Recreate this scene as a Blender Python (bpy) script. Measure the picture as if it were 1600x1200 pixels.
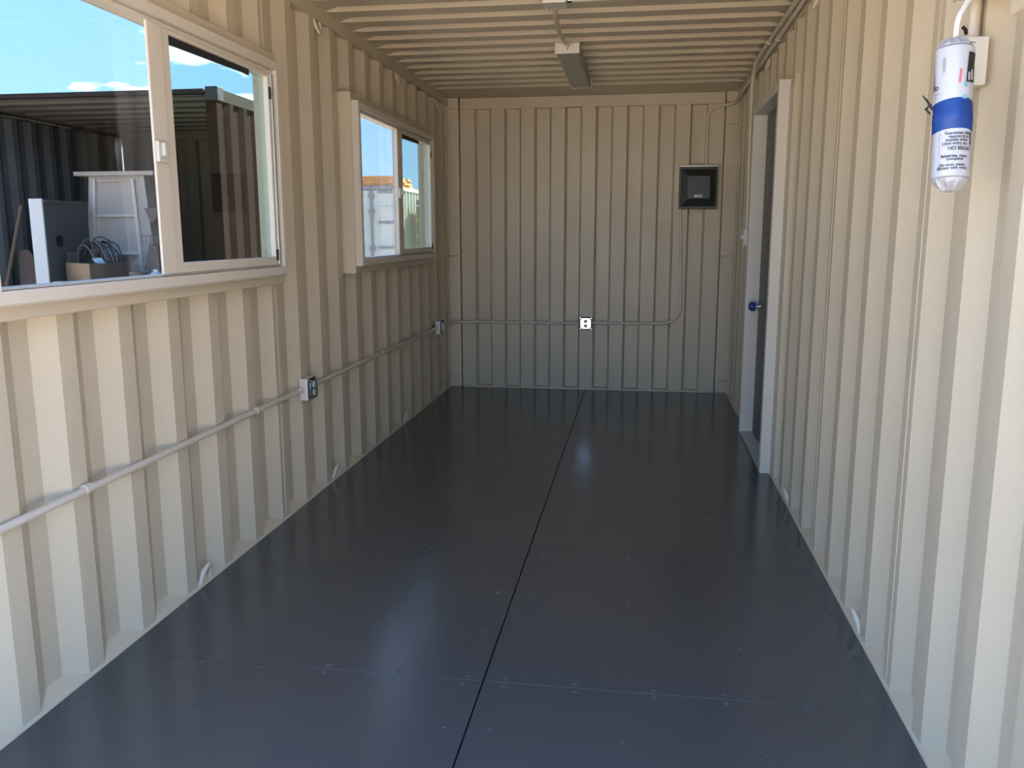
import bpy, bmesh, math, random
from mathutils import Vector, Matrix

random.seed(7)
sc = bpy.context.scene
for o in list(bpy.data.objects):
    bpy.data.objects.remove(o, do_unlink=True)
COL = sc.collection

# ------------------------------------------------------------------ camera
CAM = Vector((0.4242, -7.0629, 1.2959))
YAW, PITCH, ROLL, FPX = -0.1481, -0.1755, -0.0015, 1318.1
fw = Vector((math.sin(YAW) * math.cos(PITCH), math.cos(YAW) * math.cos(PITCH), math.sin(PITCH)))
rt = Vector((math.cos(YAW), -math.sin(YAW), 0))
up = rt.cross(fw)
r2 = rt * math.cos(ROLL) + up * math.sin(ROLL)
u2 = -rt * math.sin(ROLL) + up * math.cos(ROLL)
cd = bpy.data.cameras.new('camera')
cd.sensor_width = 36.0
cd.sensor_fit = 'HORIZONTAL'
cd.lens = FPX / 1600 * 36.0
cd.clip_end = 500
cam = bpy.data.objects.new('camera', cd)
COL.objects.link(cam)
cam.matrix_world = Matrix(((r2.x, u2.x, -fw.x, CAM.x), (r2.y, u2.y, -fw.y, CAM.y),
                           (r2.z, u2.z, -fw.z, CAM.z), (0, 0, 0, 1)))
sc.camera = cam

# ------------------------------------------------------------------ world, sun, exposure
SKY_STRENGTH = 1.65
SUN_STRENGTH = 21.0
SUN_DIR = Vector((0.48, 0.60, 0.64))       # towards the sun
sc.view_settings.view_transform = 'Standard'
sc.view_settings.look = 'None'
sc.view_settings.gamma = 1.0
sc.view_settings.use_curve_mapping = False
sc.view_settings.exposure = 1.42

w = bpy.data.worlds.new('sky')
sc.world = w
w.use_nodes = True
nt = w.node_tree
nt.nodes.clear()
N = nt.nodes.new
L = nt.links.new
out = N('ShaderNodeOutputWorld')
bg = N('ShaderNodeBackground')
bg.inputs['Strength'].default_value = SKY_STRENGTH
tc = N('ShaderNodeTexCoord')
sep = N('ShaderNodeSeparateXYZ')
L(tc.outputs['Generated'], sep.inputs[0])
ramp = N('ShaderNodeValToRGB')
cr = ramp.color_ramp
cr.elements[0].position = 0.0
cr.elements[0].color = (0.37, 0.60, 0.82, 1)
cr.elements[1].position = 1.0
cr.elements[1].color = (0.17, 0.43, 0.98, 1)
e = cr.elements.new(0.10); e.color = (0.28, 0.52, 0.84, 1)
e = cr.elements.new(0.25); e.color = (0.215, 0.46, 0.90, 1)
e = cr.elements.new(0.5); e.color = (0.185, 0.44, 0.95, 1)
L(sep.outputs['Z'], ramp.inputs[0])
# flat cloud layer: direction projected on a plane overhead
mx = N('ShaderNodeMath'); mx.operation = 'MAXIMUM'; mx.inputs[1].default_value = 0.0
L(sep.outputs['Z'], mx.inputs[0])
ad = N('ShaderNodeMath'); ad.operation = 'ADD'; ad.inputs[1].default_value = 0.16
L(mx.outputs[0], ad.inputs[0])
dv = N('ShaderNodeVectorMath'); dv.operation = 'DIVIDE'
L(tc.outputs['Generated'], dv.inputs[0])
cmb = N('ShaderNodeCombineXYZ')
for i in range(3):
    L(ad.outputs[0], cmb.inputs[i])
L(cmb.outputs[0], dv.inputs[1])
nz = N('ShaderNodeTexNoise')
nz.inputs['Scale'].default_value = 1.9
nz.inputs['Detail'].default_value = 7.0
nz.inputs['Roughness'].default_value = 0.58
nz.inputs['Distortion'].default_value = 0.25
ofs = N('ShaderNodeVectorMath'); ofs.operation = 'ADD'
ofs.inputs[1].default_value = (3.7, 1.3, 5.0)
L(dv.outputs[0], ofs.inputs[0])
L(ofs.outputs[0], nz.inputs['Vector'])
r3 = N('ShaderNodeValToRGB')
r3.color_ramp.elements[0].position = 0.56
r3.color_ramp.elements[1].position = 0.67
L(nz.outputs['Fac'], r3.inputs[0])
mixc = N('ShaderNodeMix'); mixc.data_type = 'RGBA'
mixc.inputs[7].default_value = (1.9, 1.93, 2.0, 1)
L(r3.outputs[0], mixc.inputs[0])
L(ramp.outputs[0], mixc.inputs[6])
L(mixc.outputs[2], bg.inputs['Color'])
L(bg.outputs[0], out.inputs[0])

sd = bpy.data.lights.new('sun', 'SUN')
sd.energy = SUN_STRENGTH
sd.angle = math.radians(0.6)
sd.color = (1.0, 0.95, 0.88)
sun = bpy.data.objects.new('sun', sd)
COL.objects.link(sun)
sun.rotation_euler = SUN_DIR.normalized().to_track_quat('Z', 'Y').to_euler()
sun.location = (0, -10, 20)

# ------------------------------------------------------------------ materials
MATS = {}

def mat(name, col, rough=0.5, metal=0.0, var=0.0, vscale=6.0, bump=0.0, bscale=80.0, spec=0.5,
        rvar=0.0, rscale=4.0, col2=None, trans=0.0):
    if name in MATS:
        return MATS[name]
    m = bpy.data.materials.new(name)
    m.use_nodes = True
    t = m.node_tree
    b = t.nodes['Principled BSDF']
    b.inputs['Roughness'].default_value = rough
    b.inputs['Metallic'].default_value = metal
    b.inputs['Specular IOR Level'].default_value = spec
    b.inputs['Base Color'].default_value = (*col, 1)
    if trans:
        b.inputs['Transmission Weight'].default_value = trans
    co = t.nodes.new('ShaderNodeTexCoord')
    if var > 0 or col2:
        n = t.nodes.new('ShaderNodeTexNoise')
        n.inputs['Scale'].default_value = vscale
        n.inputs['Detail'].default_value = 5
        t.links.new(co.outputs['Object'], n.inputs['Vector'])
        r = t.nodes.new('ShaderNodeValToRGB')
        r.color_ramp.elements[0].position = 0.3
        r.color_ramp.elements[1].position = 0.7
        if col2:
            a, c = col, col2
        else:
            a = tuple(x * (1 - var) for x in col)
            c = tuple(min(1, x * (1 + var)) for x in col)
        r.color_ramp.elements[0].color = (*a, 1)
        r.color_ramp.elements[1].color = (*c, 1)
        t.links.new(n.outputs['Fac'], r.inputs[0])
        t.links.new(r.outputs[0], b.inputs['Base Color'])
    if rvar > 0:
        n = t.nodes.new('ShaderNodeTexNoise')
        n.inputs['Scale'].default_value = rscale
        n.inputs['Detail'].default_value = 4
        t.links.new(co.outputs['Object'], n.inputs['Vector'])
        mr = t.nodes.new('ShaderNodeMapRange')
        mr.inputs['From Min'].default_value = 0.3
        mr.inputs['From Max'].default_value = 0.7
        mr.inputs['To Min'].default_value = max(0.02, rough - rvar)
        mr.inputs['To Max'].default_value = min(1, rough + rvar)
        t.links.new(n.outputs['Fac'], mr.inputs['Value'])
        t.links.new(mr.outputs[0], b.inputs['Roughness'])
    if bump > 0:
        n = t.nodes.new('ShaderNodeTexNoise')
        n.inputs['Scale'].default_value = bscale
        n.inputs['Detail'].default_value = 3
        t.links.new(co.outputs['Object'], n.inputs['Vector'])
        bp = t.nodes.new('ShaderNodeBump')
        bp.inputs['Strength'].default_value = bump
        bp.inputs['Distance'].default_value = 0.004
        t.links.new(n.outputs['Fac'], bp.inputs['Height'])
        t.links.new(bp.outputs[0], b.inputs['Normal'])
    MATS[name] = m
    return m

def glass_mat(name, tint):
    m = bpy.data.materials.new(name)
    m.use_nodes = True
    t = m.node_tree
    t.nodes.clear()
    o = t.nodes.new('ShaderNodeOutputMaterial')
    tr = t.nodes.new('ShaderNodeBsdfTransparent')
    tr.inputs[0].default_value = (*tint, 1)
    gl = t.nodes.new('ShaderNodeBsdfGlossy')
    gl.inputs['Roughness'].default_value = 0.0
    fr = t.nodes.new('ShaderNodeFresnel')
    ge = t.nodes.new('ShaderNodeNewGeometry')
    io = t.nodes.new('ShaderNodeMapRange')
    io.inputs['To Min'].default_value = 1.45
    io.inputs['To Max'].default_value = 1 / 1.45
    t.links.new(ge.outputs['Backfacing'], io.inputs['Value'])
    t.links.new(io.outputs[0], fr.inputs['IOR'])
    mx = t.nodes.new('ShaderNodeMixShader')
    t.links.new(fr.outputs[0], mx.inputs[0])
    t.links.new(tr.outputs[0], mx.inputs[1])
    t.links.new(gl.outputs[0], mx.inputs[2])
    t.links.new(mx.outputs[0], o.inputs[0])
    return m

PAINT = mat('beige_wall_paint', (0.56, 0.465, 0.335), 0.42, var=0.025, vscale=3, bump=0.12, bscale=160, rvar=0.06)
PAINT_R = PAINT
CEIL = PAINT
FLOORM = mat('grey_floor_paint', (0.058, 0.062, 0.064), 0.19, spec=0.5, var=0.04, vscale=1.6, bump=0.022, bscale=260, rvar=0.03, rscale=2.2)
SEAM = mat('dark_floor_subframe', (0.012, 0.012, 0.012), 0.9)
VINYL = mat('almond_vinyl', (0.62, 0.545, 0.455), 0.35, bump=0.02)
GLASS = glass_mat('window_glass', (0.67, 0.675, 0.67))
GLASS_T = glass_mat('tinted_window_glass', (0.58, 0.635, 0.605))
BLACK = mat('black_rubber', (0.012, 0.012, 0.013), 0.6)
ALUM = mat('sash_aluminium', (0.55, 0.55, 0.52), 0.35, metal=0.6)
GALV = mat('galvanised_steel', (0.80, 0.80, 0.80), 0.16, metal=1.0, bump=0.02)
BOXST = mat('box_steel', (0.68, 0.63, 0.54), 0.35, metal=0.25)
RECEPT = mat('receptacle_plastic', (0.46, 0.46, 0.44), 0.4)
DARKP = mat('dark_slot', (0.01, 0.01, 0.01), 0.7)
CONDUIT = mat('painted_conduit', (0.60, 0.52, 0.42), 0.32, bump=0.02)
PANELM = mat('charcoal_panel', (0.022, 0.023, 0.022), 0.38, bump=0.04, bscale=200)
WHITE = mat('white_paint', (0.62, 0.61, 0.58), 0.45)
DOORM = mat('grey_door_paint', (0.085, 0.083, 0.080), 0.45, var=0.06)
JAMB = mat('jamb_paint', (0.63, 0.57, 0.48), 0.40, bump=0.03)
JAMBW = mat('far_jamb_paint', (0.70, 0.68, 0.64), 0.40)
BLUET = mat('blue_tape', (0.002, 0.040, 0.22), 0.42, bump=0.15, bscale=30)
FIXT = mat('fixture_enamel', (0.74, 0.68, 0.58), 0.4)
LENS = mat('fixture_tray_enamel', (0.40, 0.37, 0.31), 0.5)

# ------------------------------------------------------------------ mesh helpers
class MB:
    def __init__(s):
        s.v, s.f = [], []

    def add(s, vs, fs):
        k = len(s.v)
        s.v += [tuple(p) for p in vs]
        s.f += [tuple(k + i for i in f) for f in fs]
        return s

    def box(s, a, b, bev=0.0):
        x0, y0, z0 = (min(a[i], b[i]) for i in range(3))
        x1, y1, z1 = (max(a[i], b[i]) for i in range(3))
        if bev > 0:
            bm = bmesh.new()
            bmesh.ops.create_cube(bm, size=1)
            for v in bm.verts:
                v.co = Vector(((x0 + x1) / 2 + v.co.x * (x1 - x0), (y0 + y1) / 2 + v.co.y * (y1 - y0),
                               (z0 + z1) / 2 + v.co.z * (z1 - z0)))
            bmesh.ops.bevel(bm, geom=list(bm.edges), offset=bev, segments=2, affect='EDGES', profile=0.5)
            bm.verts.index_update()
            s.add([v.co for v in bm.verts], [[v.index for v in f.verts] for f in bm.faces])
            bm.free()
            return s
        return s.add([(x0, y0, z0), (x1, y0, z0), (x1, y1, z0), (x0, y1, z0),
                      (x0, y0, z1), (x1, y0, z1), (x1, y1, z1), (x0, y1, z1)],
                     [(3, 2, 1, 0), (4, 5, 6, 7), (0, 1, 5, 4), (1, 2, 6, 5), (2, 3, 7, 6), (3, 0, 4, 7)])

    def prism(s, poly, axis, a, b):
        """closed polygon (2D) extruded along an axis ('x','y','z') from a to b"""
        def P(p, t):
            if axis == 'x': return (t, p[0], p[1])
            if axis == 'y': return (p[0], t, p[1])
            return (p[0], p[1], t)
        n = len(poly)
        vs = [P(p, a) for p in poly] + [P(p, b) for p in poly]
        fs = [tuple(range(n))[::-1], tuple(range(n, 2 * n))]
        fs += [(i, (i + 1) % n, n + (i + 1) % n, n + i) for i in range(n)]
        return s.add(vs, fs)

    def tube(s, pts, r, seg=10, closed=False):
        pts = [Vector(p) for p in pts]
        n = len(pts)
        T = []
        for i in range(n):
            if closed:
                t = pts[(i + 1) % n] - pts[i - 1]
            else:
                t = pts[min(i + 1, n - 1)] - pts[max(i - 1, 0)]
            T.append(t.normalized())
        a = Vector((0, 0, 1)) if abs(T[0].z) < 0.9 else Vector((1, 0, 0))
        u = (a - T[0] * a.dot(T[0])).normalized()
        vs, fs = [], []
        for i in range(n):
            u = (u - T[i] * u.dot(T[i])).normalized()
            vv = T[i].cross(u)
            ri = r[i] if isinstance(r, (list, tuple)) else r
            for k in range(seg):
                an = 2 * math.pi * k / seg
                vs.append(pts[i] + (u * math.cos(an) + vv * math.sin(an)) * ri)
        m = n if closed else n - 1
        for i in range(m):
            j = (i + 1) % n
            for k in range(seg):
                fs.append((i * seg + k, i * seg + (k + 1) % seg, j * seg + (k + 1) % seg, j * seg + k))
        if not closed:
            fs.append(tuple(range(seg))[::-1])
            fs.append(tuple((n - 1) * seg + k for k in range(seg)))
        return s.add(vs, fs)

    def lathe(s, prof, c=(0, 0, 0), seg=20, axis='z'):
        vs, fs = [], []
        for (r, h) in prof:
            for k in range(seg):
                a = 2 * math.pi * k / seg
                x, y = r * math.cos(a), r * math.sin(a)
                if axis == 'z': p = (x, y, h)
                elif axis == 'x': p = (h, x, y)
                else: p = (y, h, x)
                vs.append((p[0] + c[0], p[1] + c[1], p[2] + c[2]))
        n = len(prof)
        for i in range(n - 1):
            for k in range(seg):
                fs.append((i * seg + k, i * seg + (k + 1) % seg, (i + 1) * seg + (k + 1) % seg, (i + 1) * seg + k))
        fs.append(tuple(range(seg))[::-1])
        fs.append(tuple((n - 1) * seg + k for k in range(seg)))
        return s.add(vs, fs)

    def build(s, name, m, parent=None, smooth=False, loc=None, label=None, kind=None, solid=0.0, soff=1.0):
        me = bpy.data.meshes.new(name)
        o0 = Vector(loc) if loc else Vector((0, 0, 0))
        me.from_pydata([tuple(Vector(p) - o0) for p in s.v], [], s.f)
        bm = bmesh.new(); bm.from_mesh(me)
        if not solid:
            bmesh.ops.recalc_face_normals(bm, faces=bm.faces)
        bm.to_mesh(me); bm.free()
        me.materials.append(m)
        if smooth:
            for p in me.polygons:
                p.use_smooth = True
            try:
                me.set_sharp_from_angle(angle=math.radians(40))
            except Exception:
                pass
        o = bpy.data.objects.new(name, me)
        o.location = o0
        COL.objects.link(o)
        if solid:
            md = o.modifiers.new('thickness', 'SOLIDIFY')
            md.thickness = solid
            md.offset = soff
        if parent:
            o.parent = parent
            o.location = o0 - (parent.location if parent.type == 'EMPTY' or parent.parent is None else Vector(parent['_w']))
        if label: o['label'] = label
        if kind: o['kind'] = kind
        return o

def tag(o, label, cat, group=None, kind=None):
    o['label'] = label
    o['category'] = cat
    if group: o['group'] = group
    if kind: o['kind'] = kind
    return o

def thing(name, loc, label, cat, group=None, kind=None):
    o = bpy.data.objects.new(name, None)
    o.empty_display_size = 0.05
    o.location = loc
    COL.objects.link(o)
    return tag(o, label, cat, group, kind)

def sub(mb, name, m, parent, loc=None, **k):
    """child of a mesh part (a sub-part): part origins stay at world zero offset"""
    o = mb.build(name, m, None, loc=None, **k)
    o.parent = parent
    wl = Vector((0, 0, 0))
    p = parent
    while p:
        wl += p.location
        p = p.parent
    o.location = -wl
    return o

def part(mb, name, m, parent, **k):
    return sub(mb, name, m, parent, **k)

def fillet(pts, rad, n=6):
    pts = [Vector(p) for p in pts]
    res = [pts[0]]
    for i in range(1, len(pts) - 1):
        a, b, c = pts[i - 1], pts[i], pts[i + 1]
        d1, d2 = (a - b), (c - b)
        l = min(rad, d1.length * 0.49, d2.length * 0.49)
        p0, p2 = b + d1.normalized() * l, b + d2.normalized() * l
        for k in range(n + 1):
            t = k / n
            res.append(p0 * (1 - t) ** 2 + b * 2 * t * (1 - t) + p2 * t * t)
    res.append(pts[-1])
    return res

# ------------------------------------------------------------------ setting
HW = 1.165                 # half width between the inner crests of the side walls
YF, YB = -5.87, 0.0        # open end, inner face of the end wall
DEP = 0.036                # corrugation depth

# ground outside
GROUND = mat('pale_gravel_ground', (0.45, 0.365, 0.26), 0.95, var=0.16, vscale=0.9, bump=0.5, bscale=14)
g = MB().box((-90, -90, -0.60), (90, 90, -0.17)).build('ground', GROUND)
tag(g, 'pale tan gravel yard around the containers', 'ground', kind='structure')

# ---- floor: plywood boards painted grey, one hairline seam across and one open seam along
floor = MB().box((-1.19, YF, -0.165), (1.19, 0.14, -0.030)).build('floor', SEAM)
tag(floor, 'dark grey painted plywood container floor', 'floor', kind='structure')
ys = [YF, -4.805, -2.402, 0.119]
for i in range(3):
    for sx in (-1, 1):
        a = 0.0022 if sx > 0 else -1.178
        b = 1.178 if sx > 0 else -0.0022
        part(MB().box((a, ys[i] + 0.0007, -0.0295), (b, ys[i + 1] - 0.0007, 0.0), bev=0.0012), 'floor_board', FLOORM, floor)
# screw heads
srows = [-5.305, -5.05, -4.495, -4.19, -3.79, -3.545, -3.24, -2.95, -2.70, -2.45, -2.10]
spos = []
for y in srows:
    for x in (-1.115, -0.763, -0.411, -0.056, 0.063, 0.411, 0.770, 1.119):
        if y < -5.2 and x not in (-1.115, -0.763, 0.411, 0.770):
            continue
        if y > -3.0 and random.random() < 0.35:
            continue
        spos.append((x + random.uniform(-.004, .004), y + random.uniform(-.006, .006)))
for y in (-4.827, -4.785):
    for x in (-1.11, -0.877, -0.683, -0.480, -0.267, -0.054, 0.064, 0.270, 0.493, 0.695, 0.914, 1.120):
        spos.append((x + random.uniform(-.003, .003), y + random.uniform(-.003, .003)))
SCRM = mat('painted_screw', (0.062, 0.065, 0.070), 0.3)
sm = MB().lathe([(0.0075, -0.0005), (0.0075, 0.0006), (0.0058, 0.0020), (0.0022, 0.0026)], seg=9)
sc0 = sm.build('screw', SCRM, smooth=True)
for i, (x, y) in enumerate(spos):
    o = sc0 if i == 0 else sc0.copy()
    if i:
        COL.objects.link(o)
    o.parent = floor
    o.location = (x, y, 0)

# ---- corrugated side walls
def corr_profile(crests, pitch, y0, y1, frac=0.25):
    """list of (y, d) with d = 0 on the crest (towards the room) and 1 in the trough"""
    c = pitch * frac
    pts = []
    for a in crests:
        pts += [(a - c, 1), (a, 0), (a + c, 0), (a + 2 * c, 1)]
    pts.sort()
    def val(y):
        for (p, q) in zip(pts, pts[1:]):
            if p[0] <= y <= q[0]:
                t = (y - p[0]) / max(1e-9, q[0] - p[0])
                return p[1] + (q[1] - p[1]) * t
        return 1
    mid = [p for p in pts if y0 + 1e-4 < p[0] < y1 - 1e-4]
    return [(y0, val(y0))] + mid + [(y1, val(y1))], val

def strip(mb, prof, fx, z0, z1):
    vs = []
    for (y, d) in prof:
        vs += [(fx(d), y, z0), (fx(d), y, z1)]
    fs = [(2 * i, 2 * i + 1, 2 * i + 3, 2 * i + 2) for i in range(len(prof) - 1)]
    mb.add(vs, fs)

def side_wall(name, crests, pitch, side, holes, seams, label):
    root = thing(name, (side * HW, 0, 0), label, 'wall', kind='structure')
    fx = lambda d: side * (HW + DEP * d)
    edges = [YF] + seams + [-0.10]
    for a, b in zip(edges, edges[1:]):
        mb = MB()
        cuts = sorted(set([a, b] + [h for hh in holes for h in hh[:2] if a < h < b]))
        for p, q in zip(cuts, cuts[1:]):
            prof, _ = corr_profile(crests, pitch, p, q)
            hole = [h for h in holes if h[0] <= (p + q) / 2 <= h[1]]
            if hole:
                h = hole[0]
                if h[2] > 0.01:
                    strip(mb, prof, fx, 0.0, h[2])
                strip(mb, prof, fx, h[3], 2.36)
            else:
                strip(mb, prof, fx, 0.0, 2.36)
        part(mb, 'corrugated_sheet', PAINT, root, solid=0.0025, soff=1.0 if side < 0 else -1.0)
    prof, val = corr_profile(crests, pitch, YF, -0.1)
    for s_ in seams:
        x = fx(val(s_))
        for h in holes:
            if h[0] - .02 < s_ < h[1] + .02:
                break
        else:
            part(MB().tube([(x, s_, 0.02), (x, s_, 1.2), (x, s_, 2.33)], 0.0019, 6), 'weld_seam', PAINT, root)
    return root

SPL, SPR = 0.2805, 0.272
crL = [-3.545 + SPL * k for k in range(-9, 13)]
crR = [-5.241 + SPR * k for k in range(-3, 20)]
# windows: (near y, far y) of the vinyl frame
WIN = [(-5.290, -3.580), (-2.572, -0.862)]
WZ0, WZ1 = 1.125, 2.000
holesL = [(a + 0.03, b + 0.045, 1.135, 1.99) for a, b in WIN]
DY0, DY1, DZ = -2.38, -1.47, 2.02     # clear door opening
holesR = [(DY0 - 0.04, DY1 + 0.04, 0.0, DZ + 0.03)]
wl = side_wall('wall_left', crL, SPL, -1, holesL, [-4.63, -3.51, -2.39, -1.27],
               'beige corrugated steel side wall with two sliding windows')
wr = side_wall('wall_right', crR, SPR, 1, holesR, [-4.66, -3.57, -2.46, -1.38],
               'beige corrugated steel side wall with the door in it')

# filler plate beside the door (the door frame is welded on a flat flange)
part(MB().box((1.160, -2.56, 0.012), (1.2035, -2.425, 2.035)), 'filler_plate', PAINT, wr)
part(MB().box((1.163, -1.45, 0.012), (1.2035, -1.36, 2.035)), 'filler_plate', PAINT, wr)
part(MB().box((1.163, -2.56, 2.036), (1.2035, -1.36, 2.075)), 'filler_plate', PAINT, wr)

# base rails with a sloped top, half buried in the corrugation
for nm, s in (('baseboard_left', -1), ('baseboard_right', 1)):
    segs = [(YF, -0.02)] if s < 0 else [(YF, DY0 - 0.055), (DY1 + 0.055, -0.02)]
    mb = MB()
    for a, b in segs:
        mb.prism([(s * 1.158, 0.0002), (s * 1.161, 0.006), (s * 1.203, 0.040), (s * 1.215, 0.042), (s * 1.215, -0.16), (s * 1.1795, -0.16), (s * 1.1795, 0.0002)], 'y', a, b)
    o = mb.build(nm, PAINT)
    tag(o, 'low sloped steel rail at the foot of the %s wall' % ('window' if s < 0 else 'door'), 'rail', kind='structure')

# top rails
for i, s in enumerate((-1, 1)):
    o = MB().box((s * 1.158, YF, 2.331), (s * 1.225, 0.119, 2.402)).build('trim_%d' % (i + 1), PAINT)
    tag(o, 'beige steel roof rail along the top of the %s wall' % ('window' if s < 0 else 'door'), 'rail', kind='structure')

# ---- end wall
wb = thing('wall_back', (0, 0, 0), 'beige corrugated steel end wall with electrical panel', 'wall', kind='structure')
P0 = -0.940
BP = 0.2485
mb = MB()
prof = [(-1.058, 0.0)]
k = 0
x = P0
while x < 1.04:
    prof += [(x, 0.0), (x + 0.018, 0.045), (x + 0.122, 0.045), (x + 0.140, 0.0)]
    x += BP
prof = [p for p in prof if p[0] < 1.055] + [(1.060, 0.0)]
vs, fs = [], []
for (x, d) in prof:
    vs += [(x, d, 0.0), (x, d, 2.36)]
for i in range(len(prof) - 1):
    fs.append((2 * i, 2 * i + 2, 2 * i + 3, 2 * i + 1))
mb.add(vs, fs)
part(mb, 'corrugated_sheet', PAINT, wb, solid=0.0025, soff=-1.0)
# foot strip of the end wall
part(MB().prism([(0.06, 0.0), (-0.012, 0.0002), (-0.010, 0.010), (0.046, 0.018), (0.06, 0.018)], 'x', -1.058, 1.060), 'foot_strip', PAINT, wb)
o = MB().box((-1.058, -0.010, 2.303), (1.0615, 0.085, 2.3915), bev=0.003).build('trim_3', PAINT)
tag(o, 'beige steel header across the top of the end wall', 'rail', kind='structure')
for i, s in enumerate((-1, 1)):
    p = thing('trim_%d' % (4 + i), (s * 1.11, 0.0, 0.0),
              'beige steel corner post beside the end wall, %s' % ('window side' if s < 0 else 'door side'), 'post', kind='structure')
    part(MB().box((s * 1.073, 0.012, 0.0), (s * 1.225, 0.15, 2.402)), 'post_face', PAINT, p)
    part(MB().box((s * 1.172, -0.10, 0.0), (s * 1.215, 0.0118, 2.36), bev=0.004), 'post_return', PAINT, p)
    part(MB().box((s * 1.0520, 0.0045, 0.0), (s * 1.0565, 0.0698, 2.36)), 'post_side', PAINT, p)
    part(MB().box((s * 1.0520, 0.070, 0.0), (s * 1.0728, 0.1498, 2.40)), 'post_groove', PAINT, p)
    part(MB().box((s * 1.072, -0.012, 2.316), (s * 1.167, 0.0118, 2.402), bev=0.003), 'gusset', PAINT, p)
    part(MB().tube([(s * 1.1705, -0.052, 0.012), (s * 1.1705, -0.052, 2.325)], 0.006, 8), 'weld_seam', PAINT, p)

# ---- ceiling: cross-corrugated roof sheets with stamped ends
def roof_sheet(xa, xb, ya, yb, zlow, depth, pitch, phase, margin):
    mb = MB()
    xs = [xa, xa + margin * .35, xa + margin, xb - margin, xb - margin * .35, xb]
    am = [0, 0, 1, 1, 0, 0]
    prof = []
    n0 = int((ya - phase) / pitch) - 2
    y = phase + n0 * pitch
    while y < yb + pitch:
        # groove up: from y to y+..., far side slope ends at y
        prof += [(y - 0.006, 1), (y + 0.006, 0), (y + pitch * 0.52 - 0.012, 0), (y + pitch * 0.52 + 0.012, 1)]
        y += pitch
    prof = [p for p in prof if ya < p[0] < yb]
    prof = [(ya, prof[0][1])] + prof + [(yb, prof[-1][1])]
    vs, fs = [], []
    for (y, d) in prof:
        for x, a in zip(xs, am):
            vs.append((x, y, zlow + depth * d * a))
    m = len(xs)
    for i in range(len(prof) - 1):
        for j in range(m - 1):
            fs.append((i * m + j, i * m + j + 1, (i + 1) * m + j + 1, (i + 1) * m + j))
    mb.add(vs, fs)
    return mb
ceil = thing('ceiling', (0, -2.9, 2.40), 'beige cross-corrugated steel container ceiling', 'ceiling', kind='structure')
RP = 0.2105
for a, b in zip([YF, -4.62, -3.14, -1.67, -0.33], [-4.62, -3.14, -1.67, -0.33, 0.16]):
    if a < -0.4:
        part(roof_sheet(-1.20, 1.20, a, b, 2.3925, 0.021, RP, -2.135, 0.11), 'roof_sheet', CEIL, ceil, solid=0.002, soff=1.0)
    else:
        part(MB().box((-1.20, a, 2.3925), (1.20, b, 2.43)), 'roof_sheet', CEIL, ceil)

# ---- windows
def ring(mb, x0, x1, y0, y1, z0, z1, wl_, wr_, wb_, wt_):
    mb.box((x0, y0, z0), (x1, y0 + wl_, z1))
    mb.box((x0, y1 - wr_, z0), (x1, y1, z1))
    mb.box((x0, y0 + wl_, z0), (x1, y1 - wr_, z0 + wb_))
    mb.box((x0, y0 + wl_, z1 - wt_), (x1, y1 - wr_, z1))

def ring1(x0, x1, y0, y1, z0, z1, ww, bev=0.0):
    """one closed mitred ring (rectangular tube) standing in the wall plane"""
    mb = MB()
    o_ = [(y0, z0), (y1, z0), (y1, z1), (y0, z1)]
    wl_, wr_, wb_, wt_ = ww
    i_ = [(y0 + wl_, z0 + wb_), (y1 - wr_, z0 + wb_), (y1 - wr_, z1 - wt_), (y0 + wl_, z1 - wt_)]
    b = bev
    oc = [(y0 + b, z0 + b), (y1 - b, z0 + b), (y1 - b, z1 - b), (y0 + b, z1 - b)]
    rings = [(x0, o_), (x1 - (b if x1 > x0 else -b), o_), (x1, oc), (x1, i_), (x0, i_)] if b else [(x0, o_), (x1, o_), (x1, i_), (x0, i_)]
    vs, fs = [], []
    for x, rr in rings:
        vs += [(x, p[0], p[1]) for p in rr]
    n = len(rings)
    for r_ in range(n):
        q = (r_ + 1) % n
        for k in range(4):
            fs.append((r_ * 4 + k, r_ * 4 + (k + 1) % 4, q * 4 + (k + 1) % 4, q * 4 + k))
    mb.add(vs, fs)
    return mb

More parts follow.
